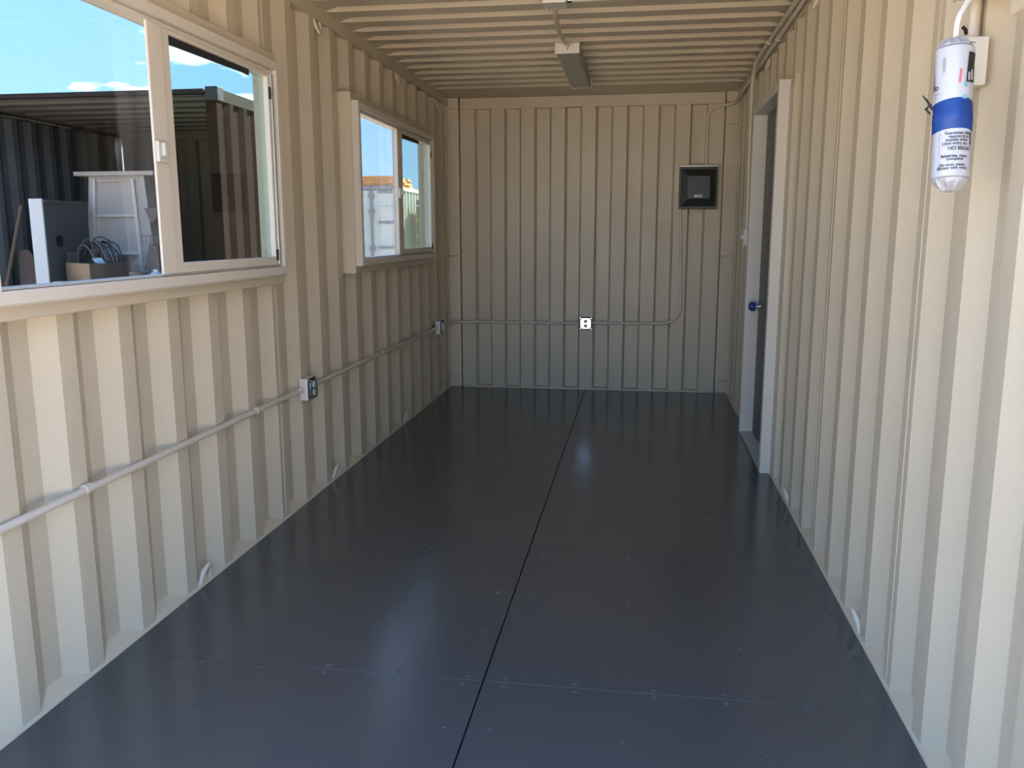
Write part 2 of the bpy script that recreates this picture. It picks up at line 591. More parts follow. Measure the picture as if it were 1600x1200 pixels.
for wi, (ya, yb) in enumerate(WIN):
    wn = thing('window_%d' % (wi + 1), (-1.15, (ya + yb) / 2, WZ0),
               ['two-pane sliding window nearer the open end, in almond vinyl frame',
                'two-pane sliding window nearer the end wall, in almond vinyl frame'][wi], 'window', kind='structure')
    # welded steel surround
    part(ring1(-1.182, -1.106, ya - 0.012, yb + 0.055, 1.086, 2.042, (0.06, 0.028, 0.06, 0.06), 0.003), 'steel_surround', PAINT, wn)
    part(MB().box((-1.206, yb + 0.040, 1.10), (-1.1822, yb + 0.064, 2.03)), 'closure_strip', PAINT, wn)
    for zz in (1.112, 2.006):
        part(MB().box((-1.206, ya - 0.004, zz), (-1.1822, yb + 0.0398, zz + 0.012)), 'closure_strip', PAINT, wn)
    part(MB().box((-1.206, ya + 0.006, 1.1245), (-1.1822, ya + 0.030, 2.0055)), 'closure_strip', PAINT, wn)
    fr = part(ring1(-1.146, -1.069, ya, yb, WZ0, WZ1, (0.036, 0.030, 0.038, 0.040), 0.006), 'vinyl_frame', VINYL, wn, label='almond vinyl outer frame')
    part(ring1(-1.141, -1.088, ya + 0.0365, yb - 0.0305, WZ0 + 0.0385, WZ1 - 0.0405, (0.012, 0.010, 0.006, 0.016), 0.002), 'track', VINYL, wn)
    # fixed pane on the outer track
    part(MB().box((-1.134, ya + 0.045, WZ0 + 0.044), (-1.130, ya + 0.885, WZ1 - 0.056)), 'fixed_pane', GLASS, wn)
    # fixed lite meeting stile
    part(MB().box((-1.140, ya + 0.868, WZ0 + 0.0455), (-1.122, ya + 0.902, WZ1 - 0.0575)), 'meeting_stile', VINYL, wn)
    # sliding sash on the inner track
    s0, s1 = ya + 0.823, yb - 0.042
    il = ya + 0.738
    sash = part(ring1(-1.118, -1.080, s0, s1, WZ0 + 0.0455, WZ1 - 0.0575, (0.057, 0.050, 0.034, 0.016), 0.003), 'sash', VINYL, wn, label='inner sliding sash')
    part(MB().box((-1.0798, il + 0.004, WZ0 + 0.047), (-1.071, il + 0.088, WZ1 - 0.059), bev=0.003), 'interlock_stile', VINYL, wn)
    part(MB().box((-1.104, s0 + 0.052, WZ0 + 0.076), (-1.100, s1 - 0.046, WZ1 - 0.070)), 'sash_pane', GLASS_T, wn)
    # gasket that has come loose along the top of the sash pane
    gm = MB()
    gl = 0.80 if wi == 0 else 0.62
    g0, g1 = s0 + 0.058, s0 + 0.058 + (s1 - s0 - 0.105) * gl
    gm.add([(-1.098, g0, 1.9265), (-1.098, g1, 1.9265), (-1.098, g1, 1.906), (-1.098, g0 + (g1 - g0) * .93, 1.908), (-1.098, g0, 1.900),
            (-1.090, g0, 1.9265), (-1.090, g1, 1.9265), (-1.090, g1, 1.906), (-1.090, g0 + (g1 - g0) * .93, 1.908), (-1.090, g0, 1.900)],
           [(0, 1, 2, 3, 4), (9, 8, 7, 6, 5), (0, 5, 6, 1), (1, 6, 7, 2), (2, 7, 8, 3), (3, 8, 9, 4), (4, 9, 5, 0)])
    part(gm, 'gasket', BLACK, wn, label='black rubber gasket strip hanging at the top of the pane')
    part(MB().box((-1.0995, g0 - 0.002, WZ0 + 0.0800), (-1.093, g0 + 0.010, WZ1 - 0.10)), 'gasket', BLACK, wn)
    part(MB().box((-1.0795, s1 - 0.050, 1.84), (-1.073, s1 - 0.036, 1.885)), 'sash_clip', BLACK, wn)
    part(MB().box((-1.0795, s1 - 0.050, 1.19), (-1.073, s1 - 0.036, 1.235)), 'sash_clip', BLACK, wn)
    part(MB().box((-1.0797, s1 - 0.030, WZ0 + 0.05), (-1.074, s1 - 0.012, WZ1 - 0.06), bev=0.002), 'pull_rail', ALUM, wn)
    # latch
    lt = MB()
    lt.box((-1.0705, il + 0.004, 1.520), (-1.058, il + 0.062, 1.585), bev=0.004)
    lt.box((-1.0575, il + 0.016, 1.538), (-1.045, il + 0.032, 1.580), bev=0.003)
    part(lt, 'latch', mat('latch_plastic', (0.55, 0.51, 0.45), 0.4), wn)

# ---- door
dr = thing('door_1', (1.16, (DY0 + DY1) / 2, 0.0), 'grey metal door in an almond steel frame, taped knob', 'door', kind='structure')
part(MB().box((1.107, DY0 - 0.050, 0.0), (1.26, DY0, DZ + 0.05), bev=0.003), 'jamb', JAMB, dr)
part(MB().box((1.107, DY1, 0.0), (1.26, DY1 + 0.050, DZ + 0.0), bev=0.003), 'jamb', JAMB, dr)
part(MB().box((1.1075, DY0 + 0.0005, DZ), (1.26, DY1 + 0.050, DZ + 0.048), bev=0.003), 'head_jamb', JAMB, dr)
part(MB().box((1.110, DY0 + 0.0005, 0.0003), (1.26, DY1 - 0.0005, 0.018), bev=0.003), 'threshold', mat('threshold_paint', (0.42, 0.41, 0.40), 0.4), dr)
part(MB().box((1.184, DY0 + 0.010, 0.024), (1.222, DY1 - 0.040, DZ - 0.006), bev=0.002), 'door_leaf', DOORM, dr)
part(MB().box((1.190, DY1 - 0.0390, 0.019), (1.218, DY1 - 0.0005, DZ - 0.001)), 'door_gap_strip', BLACK, dr)  # black strip filling the gap between leaf and jamb
part(MB().box((1.190, DY0 + 0.0012, 0.019), (1.218, DY0 + 0.0095, DZ - 0.001)), 'door_gap_strip', BLACK, dr)
kn = part(MB().lathe([(0.032, 1.1838), (0.032, 1.176), (0.012, 1.172), (0.012, 1.158), (0.022, 1.152), (0.027, 1.142), (0.024, 1.128), (0.012, 1.122)],
                     (0, DY1 - 0.085, 0.845), 18, 'x'), 'door_knob', GALV, dr, smooth=True)
sub(MB().lathe([(0.0275, 1.158), (0.0295, 1.150), (0.0300, 1.140), (0.0270, 1.126), (0.014, 1.119)], (0, DY1 - 0.085, 0.845), 14, 'x'),
    'masking_tape', BLUET, kn, smooth=True, label='blue tape wrapped over the knob')
for (yy, zz) in ((DY0 - 0.018, 2.035), (DY0 - 0.03, 1.50), (DY0 - 0.03, 0.24), (DY0 - 0.03, 0.86)):
    part(MB().lathe([(0.004, 1.1068), (0.003, 1.1055)], (0, yy, zz), 8, 'x'), 'screw', DARKP, dr)

# ------------------------------------------------------------------ electrical
def strap(mb, p, axis, side_pt):
    pass

def conduit(name, pts, label, r=0.0117, rad=0.10, fit=(), group=None, mname=CONDUIT):
    path = fillet(pts, rad, 8)
    base = Vector(pts[0])
    root = thing(name, base, label, 'conduit', group)
    part(MB().tube(path, r, 12), 'pipe', mname, root, smooth=True)
    for (p, q) in fit:
        part(MB().tube([p, q], r + 0.0035, 12), 'coupling', mname, root, smooth=True)
    return root

ZC = 0.567
XC = -HW + 0.0125
c = conduit('electrical_conduit', [(XC, -5.80, ZC - .004), (XC, -3.30, ZC)],
            'painted conduit along the window wall below the near window', fit=[((XC, -4.915, ZC), (XC, -4.885, ZC)), ((XC, -3.795, ZC), (XC, -3.765, ZC)), ((XC, -3.335, ZC), (XC, -3.302, ZC))])
for yy in (-4.94, -3.82):
    part(MB().box((-HW + 0.0003, yy - .011, ZC - .030), (-HW + .004, yy + .011, ZC - .0105)), 'strap_ear', CONDUIT, c)
c = conduit('electrical_conduit', [(XC, -3.188, ZC), (XC, -0.548, ZC)],
            'painted conduit along the window wall between two outlet boxes',
            fit=[((XC, -3.186, ZC), (XC, -3.150, ZC)), ((XC, -2.02, ZC), (XC, -1.995, ZC)), ((XC, -0.58, ZC), (XC, -0.55, ZC))])
part(MB().box((-HW + 0.0003, -2.06, ZC - .030), (-HW + .004, -2.035, ZC - .0105)), 'strap_ear', CONDUIT, c)
c = conduit('electrical_conduit', [(XC + .012, -0.432, ZC - .002), (-1.130, -0.10, ZC - .004), (-1.02, -0.0135, ZC - .004), (-0.062, -0.0135, ZC - .004)],
            'painted conduit from the corner outlet box along the end wall', rad=0.12)
c = conduit('electrical_conduit', [(0.057, -0.0135, ZC), (0.777, -0.0135, ZC + .002), (0.745, -0.0135, 1.4955)],
            'painted conduit bending up the end wall to the panel', rad=0.17)

def outlet_box(cx, cy, cz, axis, label, back):
    """4-inch square steel box with raised duplex cover. axis 'x': faces +x, 'y': faces -y"""
    root = thing('outlet_box', (cx, cy, cz), label, 'outlet', 'duplex outlet boxes on the conduit')
    h = 0.0525
    d = back
    def B(mb, a, b, bev=0.0):
        # local: u (along wall), v (height), w (out of wall)
        def m(p):
            u, v, w_ = p
            return (cx + w_, cy + u, cz + v) if axis == 'x' else (cx + u, cy - w_, cz + v)
        return mb.box(m(a), m(b), bev)
    part(B(MB(), (-h, -h, 0), (h, h, d), 0.003), 'box_body', BOXST, root)
    gap = B(MB(), (-h + .001, -h + .001, d + .0002), (h - .001, h - .001, d + .004))
    part(gap, 'cover_gap_shade', DARKP, root)  # dark plate standing in for the shadow in the gap round the cover
    # clipped-corner raised cover
    hh, cc = h - .0095, .013
    poly = [(-hh + cc, -hh), (hh - cc, -hh), (hh, -hh + cc), (hh, hh - cc), (hh - cc, hh), (-hh + cc, hh), (-hh, hh - cc), (-hh, -hh + cc)]
    mb = MB()
    if axis == 'x':
        mb.prism([(cy + p[0], cz + p[1]) for p in poly], 'x', cx + d + .0042, cx + d + .013)
    else:
        mb.prism([(cx + p[0], cz + p[1]) for p in poly], 'y', cy - d - .0042, cy - d - .013)
    cov = part(mb, 'cover_plate', GALV, root, label='shiny steel cover plate')
    for v in (-.019, .019):
        mb = MB()
        pr = [(.0150, .0132), (.0150, .0160), (.0130, .0168)]
        if axis == 'x':
            mb.lathe([(r_, d + w_) for r_, w_ in pr], (cx, cy, cz + v), 16, 'x')
        else:
            mb.lathe([(r_, -d - w_) for r_, w_ in pr], (cx, cy, cz + v), 16, 'y')
        rc = part(mb, 'receptacle', RECEPT, root)
        for u in (-.0055, .0055):
            sub(B(MB(), (u - .0012, v - .003, d + .0169), (u + .0012, v + .006, d + .0176)), 'slot', DARKP, rc)
    for u in (-1, 1):
        for v in (-1, 1):
            mb = MB()
            if axis == 'x':
                mb.lathe([(.006, d + .0042), (.005, d + .009)], (cx, cy + u * (h - .008), cz + v * (h - .008)), 8, 'x')
            else:
                mb.lathe([(.006, -d - .0042), (.005, -d - .009)], (cx + u * (h - .008), cy, cz + v * (h - .008)), 8, 'y')
            part(mb, 'cover_screw', GALV, root)
    return root

outlet_box(-HW + .0006, -3.244, ZC, 'x', 'duplex outlet box on the window wall between the windows', 0.042)
outlet_box(-HW + .0006, -0.494, ZC, 'x', 'duplex outlet box on the window wall beside the end-wall corner', 0.042)
outlet_box(-0.002, -.0006, ZC - .002, 'y', 'duplex outlet box in the middle of the end wall', 0.042)

# load centre
pn = thing('breaker_panel', (0.872, 0.0, 1.50), 'charcoal electrical breaker panel with raised door on the end wall', 'panel')
part(MB().box((0.727, -0.0006, 1.496), (1.018, -0.078, 1.832), bev=.003), 'enclosure', BOXST, pn)
part(MB().box((0.724, -0.0782, 1.492), (1.021, -0.092, 1.818), bev=.004), 'cover', PANELM, pn)
mb = MB()
a0, a1, b0, b1 = 0.738, 1.008, 1.512, 1.800
i0, i1, j0, j1 = 0.792, 0.962, 1.572, 1.746
mb.add([(a0, -.0922, b0), (a1, -.0922, b0), (a1, -.0922, b1), (a0, -.0922, b1), (a0 + .004, -.096, b0 + .004), (a1 - .004, -.096, b0 + .004), (a1 - .004, -.096, b1 - .004), (a0 + .004, -.096, b1 - .004),
        (i0, -.122, j0), (i1, -.122, j0), (i1, -.122, j1), (i0, -.122, j1)],
       [(0, 1, 5, 4), (1, 2, 6, 5), (2, 3, 7, 6), (3, 0, 4, 7), (4, 5, 9, 8), (5, 6, 10, 9), (6, 7, 11, 10), (7, 4, 8, 11), (8, 9, 10, 11), (3, 2, 1, 0)])
dd = part(mb, 'panel_door', PANELM, pn, label='raised bevelled charcoal door')
lab = sub(MB().box((0.842, -.1222, 1.582), (0.904, -.1232, 1.602)), 'maker_label', mat('pink_white_label', (0.62, 0.50, 0.48), 0.5), dd)
sub(MB().box((0.8435, -.1234, 1.5835), (0.858, -.1238, 1.6005)), 'label_mark', WHITE, dd)
mb = MB()
for i in range(6):
    mb.box((0.862 + i * .0066, -.1234, 1.588), (0.866 + i * .0066, -.1238, 1.597))
sub(mb, 'label_print', mat('label_ink', (0.30, 0.12, 0.11), 0.6), dd)
part(MB().lathe([(.007, 1.4918), (.007, 1.486), (.005, 1.484)], (0.938, -.05, 0), 10), 'knockout_plug', GALV, pn)

ZT = 2.345
conduit('electrical_conduit', [(0.934, -0.0150, 1.8328), (0.934, -0.0150, 2.284), (1.128, -0.030, 2.292), (1.1425, -0.40, 2.316), (1.1425, -2.9, ZT + .006), (1.1425, -5.80, ZT + .006)],
        'painted conduit from the panel top along the roof rail', rad=0.10,
        fit=[((1.1425, -2.08, 2.338), (1.1425, -2.05, 2.338))])
XB = 1.116
conduit('electrical_conduit', [(1.1230, -1.245, 1.3305), (1.1150, -1.245, 2.25), (XB, -1.37, 2.356), (XB, -2.6, ZT + .012), (XB, -5.78, ZT + .012)],
        'painted conduit along the roof rail dropping beside the door to the switch', rad=0.06,
        fit=[((XB, -1.93, 2.354), (XB, -1.90, 2.354)), ((XB, -4.2, ZT + .012), (XB, -4.17, ZT + .012))])
sw = thing('light_switch', (1.14, -1.245, 1.22), 'steel light switch box on the door wall beyond the door frame', 'switch')
part(MB().box((1.110, -1.285, 1.222), (1.1645, -1.205, 1.330), bev=.003), 'box_body', BOXST, sw)
part(MB().box((1.1094, -1.290, 1.217), (1.104, -1.200, 1.335), bev=.002), 'switch_plate', GALV, sw)
part(MB().box((1.1038, -1.250, 1.264), (1.086, -1.240, 1.286), bev=.002), 'toggle', WHITE, sw)

# junction box on the ceiling and its runs
jb = thing('junction_box', (0.007, -2.885, 2.392), 'steel junction box on the ceiling feeding the light', 'junction box')
part(MB().box((-0.048, -2.940, 2.349), (0.062, -2.832, 2.3922), bev=.003), 'box_body', BOXST, jb)
for (xx, zz) in ((-0.03, 2.378), (-0.012, 2.372), (0.008, 2.378), (0.030, 2.374), (0.045, 2.378)):
    part(MB().lathe([(.0035, -2.9402), (.003, -2.9415)], (xx, 0, zz), 8, 'y'), 'knockout', DARKP, jb)
part(MB().lathe([(.005, 2.3488), (.004, 2.346)], (-0.034, -2.850, 0), 8), 'cover_screw', GALV, jb)
part(MB().lathe([(.011, 0.0622), (.013, 0.066), (.013, 0.082), (.011, 0.086)], (0, -2.886, 2.371), 12, 'x'), 'connector', GALV, jb, smooth=True)
conduit('electrical_conduit', [(0.0865, -2.886, 2.371), (1.098, -2.886, 2.374)], 'painted conduit across the ceiling from the junction box', r=0.0100)
fx = thing('flexible_conduit', (0.005, -2.83, 2.36), 'beige flexible conduit hanging from junction box to the ceiling light', 'conduit')
fp = []
for i in range(25):
    t = i / 24
    p = Vector((0.000, -2.826, 2.358)).lerp(Vector((-0.016, -1.915, 2.378)), t)
    p.z -= 0.030 * math.sin(math.pi * t) * (1 - .3 * t)
    p.x += -0.012 * math.sin(math.pi * t)
    fp.append(p)
part(MB().tube(fp, [0.0115 + 0.0008 * (i % 2) for i in range(25)], 10), 'pipe', CONDUIT, fx, smooth=True)
part(MB().tube([(-0.016, -1.934, 2.3775), (-0.016, -1.9078, 2.3775)], 0.0165, 10), 'connector', BOXST, fx, smooth=True)

lf = thing('ceiling_light', (-0.018, -1.3, 2.392), 'narrow beige strip light fixture mounted along the ceiling', 'light fixture')
part(MB().prism([(-0.086, 2.3915), (-0.086, 2.340), (-0.080, 2.334), (0.044, 2.334), (0.050, 2.340), (0.050, 2.3915)], 'y', -1.900, -0.700), 'channel', LENS, lf, label='dull beige metal channel')
part(MB().box((-0.090, -1.907, 2.331), (0.054, -1.9003, 2.3918), bev=.002), 'end_cap', FIXT, lf)
part(MB().box((-0.090, -0.6997, 2.331), (0.054, -0.694, 2.3918), bev=.002), 'end_cap', FIXT, lf)
part(MB().lathe([(.004, -1.9072), (.003, -1.9082)], (-0.016, 0, 2.356), 8, 'y'), 'screw', DARKP, lf)

# ------------------------------------------------------------------ lashing rings and bars
RINGM = mat('lashing_ring_paint', (0.60, 0.51, 0.40), 0.6, bump=0.05)
def lash_ring(x, y, z, side, upv, label, grp):
    pts = []
    for i in range(13):
        a = math.pi * i / 12
        dy = -0.036 * math.cos(a)
        dz = 0.058 * math.sin(a) ** 0.8
        pts.append((x - side * (0.004 + 0.016 * math.sin(a)), y + dy, z + upv * dz))
    r = MB().tube([(x + side * 0.012, y - 0.046, z - upv * .004)] + pts + [(x + side * 0.012, y + 0.046, z - upv * .004)], 0.0088, 8)
    o = r.build('lashing_ring', RINGM, smooth=True, loc=(x, y, z))
    tag(o, label, 'lashing ring', grp)

for y, t in ((-4.255, 'under the window nearer the open end'), (-2.850, 'between the two windows, right of the outlet box'),
             (-1.460, 'under the window nearer the end wall'), (-0.300, 'in the corner by the end wall')):
    lash_ring(-1.172, y, 0.014, -1, 1, 'foot-rail lashing ring on the window wall, ' + t, 'lashing rings on the foot rails')
for y, t in ((-4.315, 'far from the door'), (-2.955, 'just beside the door')):
    lash_ring(1.172, y, 0.014, 1, 1, 'foot-rail lashing ring on the door wall, ' + t, 'lashing rings on the foot rails')
for y, t in ((-2.870, 'between the two windows'), (-1.470, 'above the window nearer the end wall'), (-0.375, 'in the corner by the end wall')):
    lash_ring(-1.172, y, 2.327, -1, -1, 'roof-rail lashing ring on the window wall, ' + t, 'lashing rings under the roof rails')
for y, t in ((-2.985, 'beside the door head'), (-1.58, 'over the door')):
    lash_ring(1.172, y, 2.327, 1, -1, 'roof-rail lashing ring on the door wall, ' + t, 'lashing rings under the roof rails')
for s in (-1, 1):
    for z, t in ((2.143, 'top'), (1.119, 'middle'), (0.103, 'bottom')):
        mb = MB().tube(fillet([(s * 1.171, 0.006, z), (s * 1.160, -0.010, z), (s * 1.098, -0.010, z), (s * 1.094, 0.0118, z)], .012, 4), 0.0065, 8)
        o = mb.build('lashing_bar', RINGM, smooth=True, loc=(s * 1.13, 0.0, z))
        tag(o, '%s lashing bar on the corner post on the %s side' % (t, 'window' if s < 0 else 'door'), 'lashing bar', 'lashing bars on the corner posts')

# ------------------------------------------------------------------ right foreground: box, cable, wrapped package
wbx = thing('wall_box', (1.14, -4.95, 1.617), 'steel electrical box on the door wall behind the wrapped package', 'electrical box')
part(MB().box((1.110, -5.002, 1.616), (1.1645, -4.900, 1.718), bev=.003), 'box_body', mat('box_cream', (0.66, 0.62, 0.53), 0.4), wbx)
part(MB().box((1.1095, -5.005, 1.613), (1.104, -4.897, 1.721), bev=.0015), 'blank_cover', GALV, wbx)
for zz in (1.642, 1.676, 1.700):
    part(MB().tube([(1.126 + .014 * math.cos(a), -5.0022, zz + .006 * math.sin(a)) for a in [math.pi * i / 8 for i in range(2, 7)]], 0.0009, 5), 'knockout', DARKP, wbx)
part(MB().tube([(1.112, -5.010, 1.722), (1.108, -5.018, 1.728), (1.104, -5.012, 1.735)], .004, 8), 'ground_clamp', DARKP, wbx)
conduit('electrical_conduit', [(1.1475, -4.95, 1.7188), (1.1475, -4.95, 2.331)], 'painted conduit dropping from the roof rail to the box behind the package', r=.0125)

jx = thing('cable_box', (1.13, -5.10, 1.775), 'grey wall box above the frame from which the white cable hangs', 'electrical box')
part(MB().box((1.092, -5.180, 1.795), (1.1645, -4.985, 1.90), bev=.004), 'box_body', mat('box_grey', (0.45, 0.44, 0.43), 0.4), jx)
part(MB().box((1.087, -5.182, 1.793), (1.0917, -4.983, 1.902), bev=.002), 'box_cover', mat('box_grey', (0.45, 0.44, 0.43), 0.4), jx)
acf = thing('air_conditioner_surround', (1.14, -5.5, 1.69), 'beige steel surround on the door wall, its lower corner only', 'frame')
part(ring1(1.1645, 1.100, -5.78, -5.264, 1.699, 2.20, (.05, .05, .05, .05), .003), 'steel_surround', PAINT, acf)

pk = thing('wrapped_package', (1.058, -5.135, 1.39), 'white plastic-wrapped roll with blue tape hanging on the door wall', 'package')
ax0, ax1 = Vector((1.059, -5.150, 1.405)), Vector((1.059, -5.112, 1.672))
AX = (ax1 - ax0).normalized()
AL = (ax1 - ax0).length
PH0 = math.atan2(CAM.y - ax0.y, CAM.x - ax0.x)
e1 = Vector((math.cos(PH0), math.sin(PH0), 0)); e1 = (e1 - AX * e1.dot(AX)).normalized()
e2 = AX.cross(e1)
PR = 0.0365
def pk_pt(u, h, dr=0.0):
    """u: arc length right of the side seen from the open end, h: height along the roll"""
    a = u / PR
    wob = 0.0008 * math.sin(3 * a + h * 40) + 0.0006 * math.sin(5 * a - h * 90)
    r = PR + wob + dr - 0.0012 * math.exp(-((h - 0.125) / 0.03) ** 2)
    return ax0 + AX * h + (e1 * math.cos(a) + e2 * math.sin(a)) * r
def pk_ring(hs, drs, seg=36, wave=0.0, name=''):
    vs, fs = [], []
    for h, d in zip(hs, drs):
        for k in range(seg):
            u = 2 * math.pi * PR * k / seg
            hh = h + wave * math.sin(u / PR * 2 + 1.0)
            vs.append(pk_pt(u, hh, d))
    n = len(hs)
    for i in range(n - 1):
        for k in range(seg):
            fs.append((i * seg + k, i * seg + (k + 1) % seg, (i + 1) * seg + (k + 1) % seg, (i + 1) * seg + k))
    fs.append(tuple(range(seg))[::-1]); fs.append(tuple((n - 1) * seg + k for k in range(seg)))
    return MB().add(vs, fs)
BAG = mat('white_bag_plastic', (0.49, 0.485, 0.52), 0.32, bump=0.25, bscale=40)
CLEAR = mat('hazy_bag_plastic', (0.40, 0.40, 0.42), 0.18, bump=0.5, bscale=30)
part(pk_ring([0.0, 0.004, 0.05, 0.10, 0.15, 0.20, AL - .01, AL - .003, AL], [-.006, 0, 0, 0, 0, 0, 0, -.001, -.006]), 'bag_body', BAG, pk, smooth=True)
# gathered clear plastic at both ends
def crumple(h0, h1, r0, r1, seed):
    rnd = random.Random(seed)
    seg, nr = 28, 6
    vs, fs = [], []
    off = [rnd.uniform(-1, 1) for _ in range(seg)]
    for i in range(nr + 1):
        t = i / nr
        for k in range(seg):
            a = 2 * math.pi * k / seg
            r = r0 + (r1 - r0) * t ** 1.6 + 0.0028 * math.sin(t * 3.1) * off[k]
            hh = h0 + (h1 - h0) * t + 0.006 * t * off[(k * 3) % seg] * (1 if i < nr else .3)
            vs.append(ax0 + AX * hh + (e1 * math.cos(a) + e2 * math.sin(a)) * r)
    for i in range(nr):
        for k in range(seg):
            fs.append((i * seg + k, i * seg + (k + 1) % seg, (i + 1) * seg + (k + 1) % seg, (i + 1) * seg + k))
    fs.append(tuple(nr * seg + k for k in range(seg)))
    fs.append(tuple(range(seg))[::-1])
    return MB().add(vs, fs)
part(crumple(AL - .0005, AL + .020, .0345, .016, 3), 'bag_end', CLEAR, pk, label='gathered hazy plastic')
part(crumple(0.0005, -0.022, .0345, .012, 5), 'bag_end', CLEAR, pk, label='gathered hazy plastic')
hT0, hT1 = 0.097, 0.158
part(pk_ring([hT0, hT0 + .003, hT0 + .018, hT0 + .020, hT0 + .040, hT0 + .042, hT1 - .003, hT1],
             [.0005, .0016, .0016, .0024, .0022, .0015, .0016, .0005], wave=.0022), 'blue_tape', BLUET, pk, smooth=True, label='wide band of blue tape')
part(MB().tube([pk_pt(-.056, .150, .002), pk_pt(-.058, .168, .010), pk_pt(-.060, .182, .020)], [.002, .0025, .001], 6), 'twist_tie', DARKP, pk)
part(MB().tube([pk_pt(-.054, .160, .003), pk_pt(-.058, .152, .014), pk_pt(-.055, .140, .006)], [.002, .003, .0015], 6), 'twist_tie', DARKP, pk)

def patch(u0, u1, h0, h1, skew=0.0, nu=5, nh=3, dr=0.0012):
    vs, fs = [], []
    for i in range(nh + 1):
        for j in range(nu + 1):
            h = h0 + (h1 - h0) * i / nh
            u = u0 + (u1 - u0) * j / nu + skew * (i / nh)
            vs.append(pk_pt(u, h, dr))
    for i in range(nh):
        for j in range(nu):
            fs.append((i * (nu + 1) + j, i * (nu + 1) + j + 1, (i + 1) * (nu + 1) + j + 1, (i + 1) * (nu + 1) + j))
    return MB().add(vs, fs)
INK = mat('print_black', (0.02, 0.02, 0.022), 0.4)
GREYI = mat('print_grey', (0.30, 0.30, 0.33), 0.4)
PINKI = mat('print_pink', (0.62, 0.16, 0.16), 0.4)
TEAL = mat('print_teal', (0.18, 0.42, 0.50), 0.4)
part(patch(.024, .046, .192, .252, -.002 * -2), 'printed_picture', INK, pk)
part(patch(.028, .034, .195, .212, 0, dr=.0016), 'printed_figure', mat('print_flesh', (0.45, 0.36, 0.33), .5), pk)
part(patch(.037, .041, .197, .218, 0, dr=.0016), 'printed_figure', WHITE, pk)
part(patch(.0085, .0125, .189, .217, .002, 2), 'printed_mark', PINKI, pk)
part(patch(-.0215, -.0175, .214, .243, .001, 2), 'printed_bar', GREYI, pk)
part(patch(-.053, -.044, .195, .232, 0), 'printed_picture', GREYI, pk)
for (u, h) in ((.0235, .186), (.0205, .160)):
    vs = [pk_pt(u + .005 * math.cos(2 * math.pi * k / 14), h + .005 * math.sin(2 * math.pi * k / 14), .0014) for k in range(14)]
    part(MB().add(vs, [tuple(range(14))]), 'printed_dot', TEAL, pk)

def wrap_text(txt, size, u0, h0, m, maxu=0.046, sx=1.0):
    cu = bpy.data.curves.new('txt', 'FONT')
    cu.body = txt
    cu.size = size * 1.08
    cu.offset = size * 0.018
    to = bpy.data.objects.new('txt', cu)
    COL.objects.link(to)
    dg = bpy.context.evaluated_depsgraph_get()
    me = bpy.data.meshes.new_from_object(to.evaluated_get(dg))
    bm = bmesh.new(); bm.from_mesh(me)
    bmesh.ops.triangulate(bm, faces=bm.faces)
    bm.verts.index_update()
    vs = [v.co.copy() for v in bm.verts]
    fs = [[v.index for v in f.verts] for f in bm.faces]
    bm.free()
    bpy.data.objects.remove(to, do_unlink=True)
    bpy.data.curves.remove(cu)
    bpy.data.meshes.remove(me)
    mb = MB().add([pk_pt(u0 + v.x * sx, h0 + v.y, .0012) for v in vs], fs)
    return part(mb, 'printed_text', m, pk)
lines = [('Guarantee others', .0078, -.013, .0865), ('repaired & kit', .0072, -.006, .0795), ('besides white', .0078, -.011, .0725),
         ('Used every day', .0078, -.017, .0655), ('NO BREAK', .0090, -.006, .0545), ('Batteries, clean', .0080, -.019, .0400),
         ('(complete)', .0070, -.008, .0340), ('No toxic waste', .0074, -.021, .0225), ('Efficient with water', .0074, -.027, .0160)]
for t_, s_, u_, h_ in lines:
    wrap_text(t_, s_, u_, h_, INK, sx=.95)
wrap_text('Bo', .016, -.050, .182, INK)
wrap_text('and ...', .008, -.044, .172, GREYI)
for (u0_, u1_, h0_, h1_) in ((-.0235, -.0228, .011, .095), (-.0235, .046, .0622, .0627)):
    part(patch(u0_, u1_, h0_, h1_, 0, nu=10), 'printed_rule', GREYI, pk)
part(patch(.039, .043, .066, .090, 0), 'printed_bar', INK, pk)
# cable
cb = MB().tube(fillet([ax1 + AX * .004, ax1 + Vector((.002, .006, .06)), Vector((1.083, -5.085, 1.765)), Vector((1.100, -5.070, 1.7945))], .03, 6), .0062, 10)
o = cb.build('hanging_cable', mat('white_cable', (0.74, 0.70, 0.64), 0.35), smooth=True)
tag(o, 'white cable from which the wrapped package hangs', 'cable')

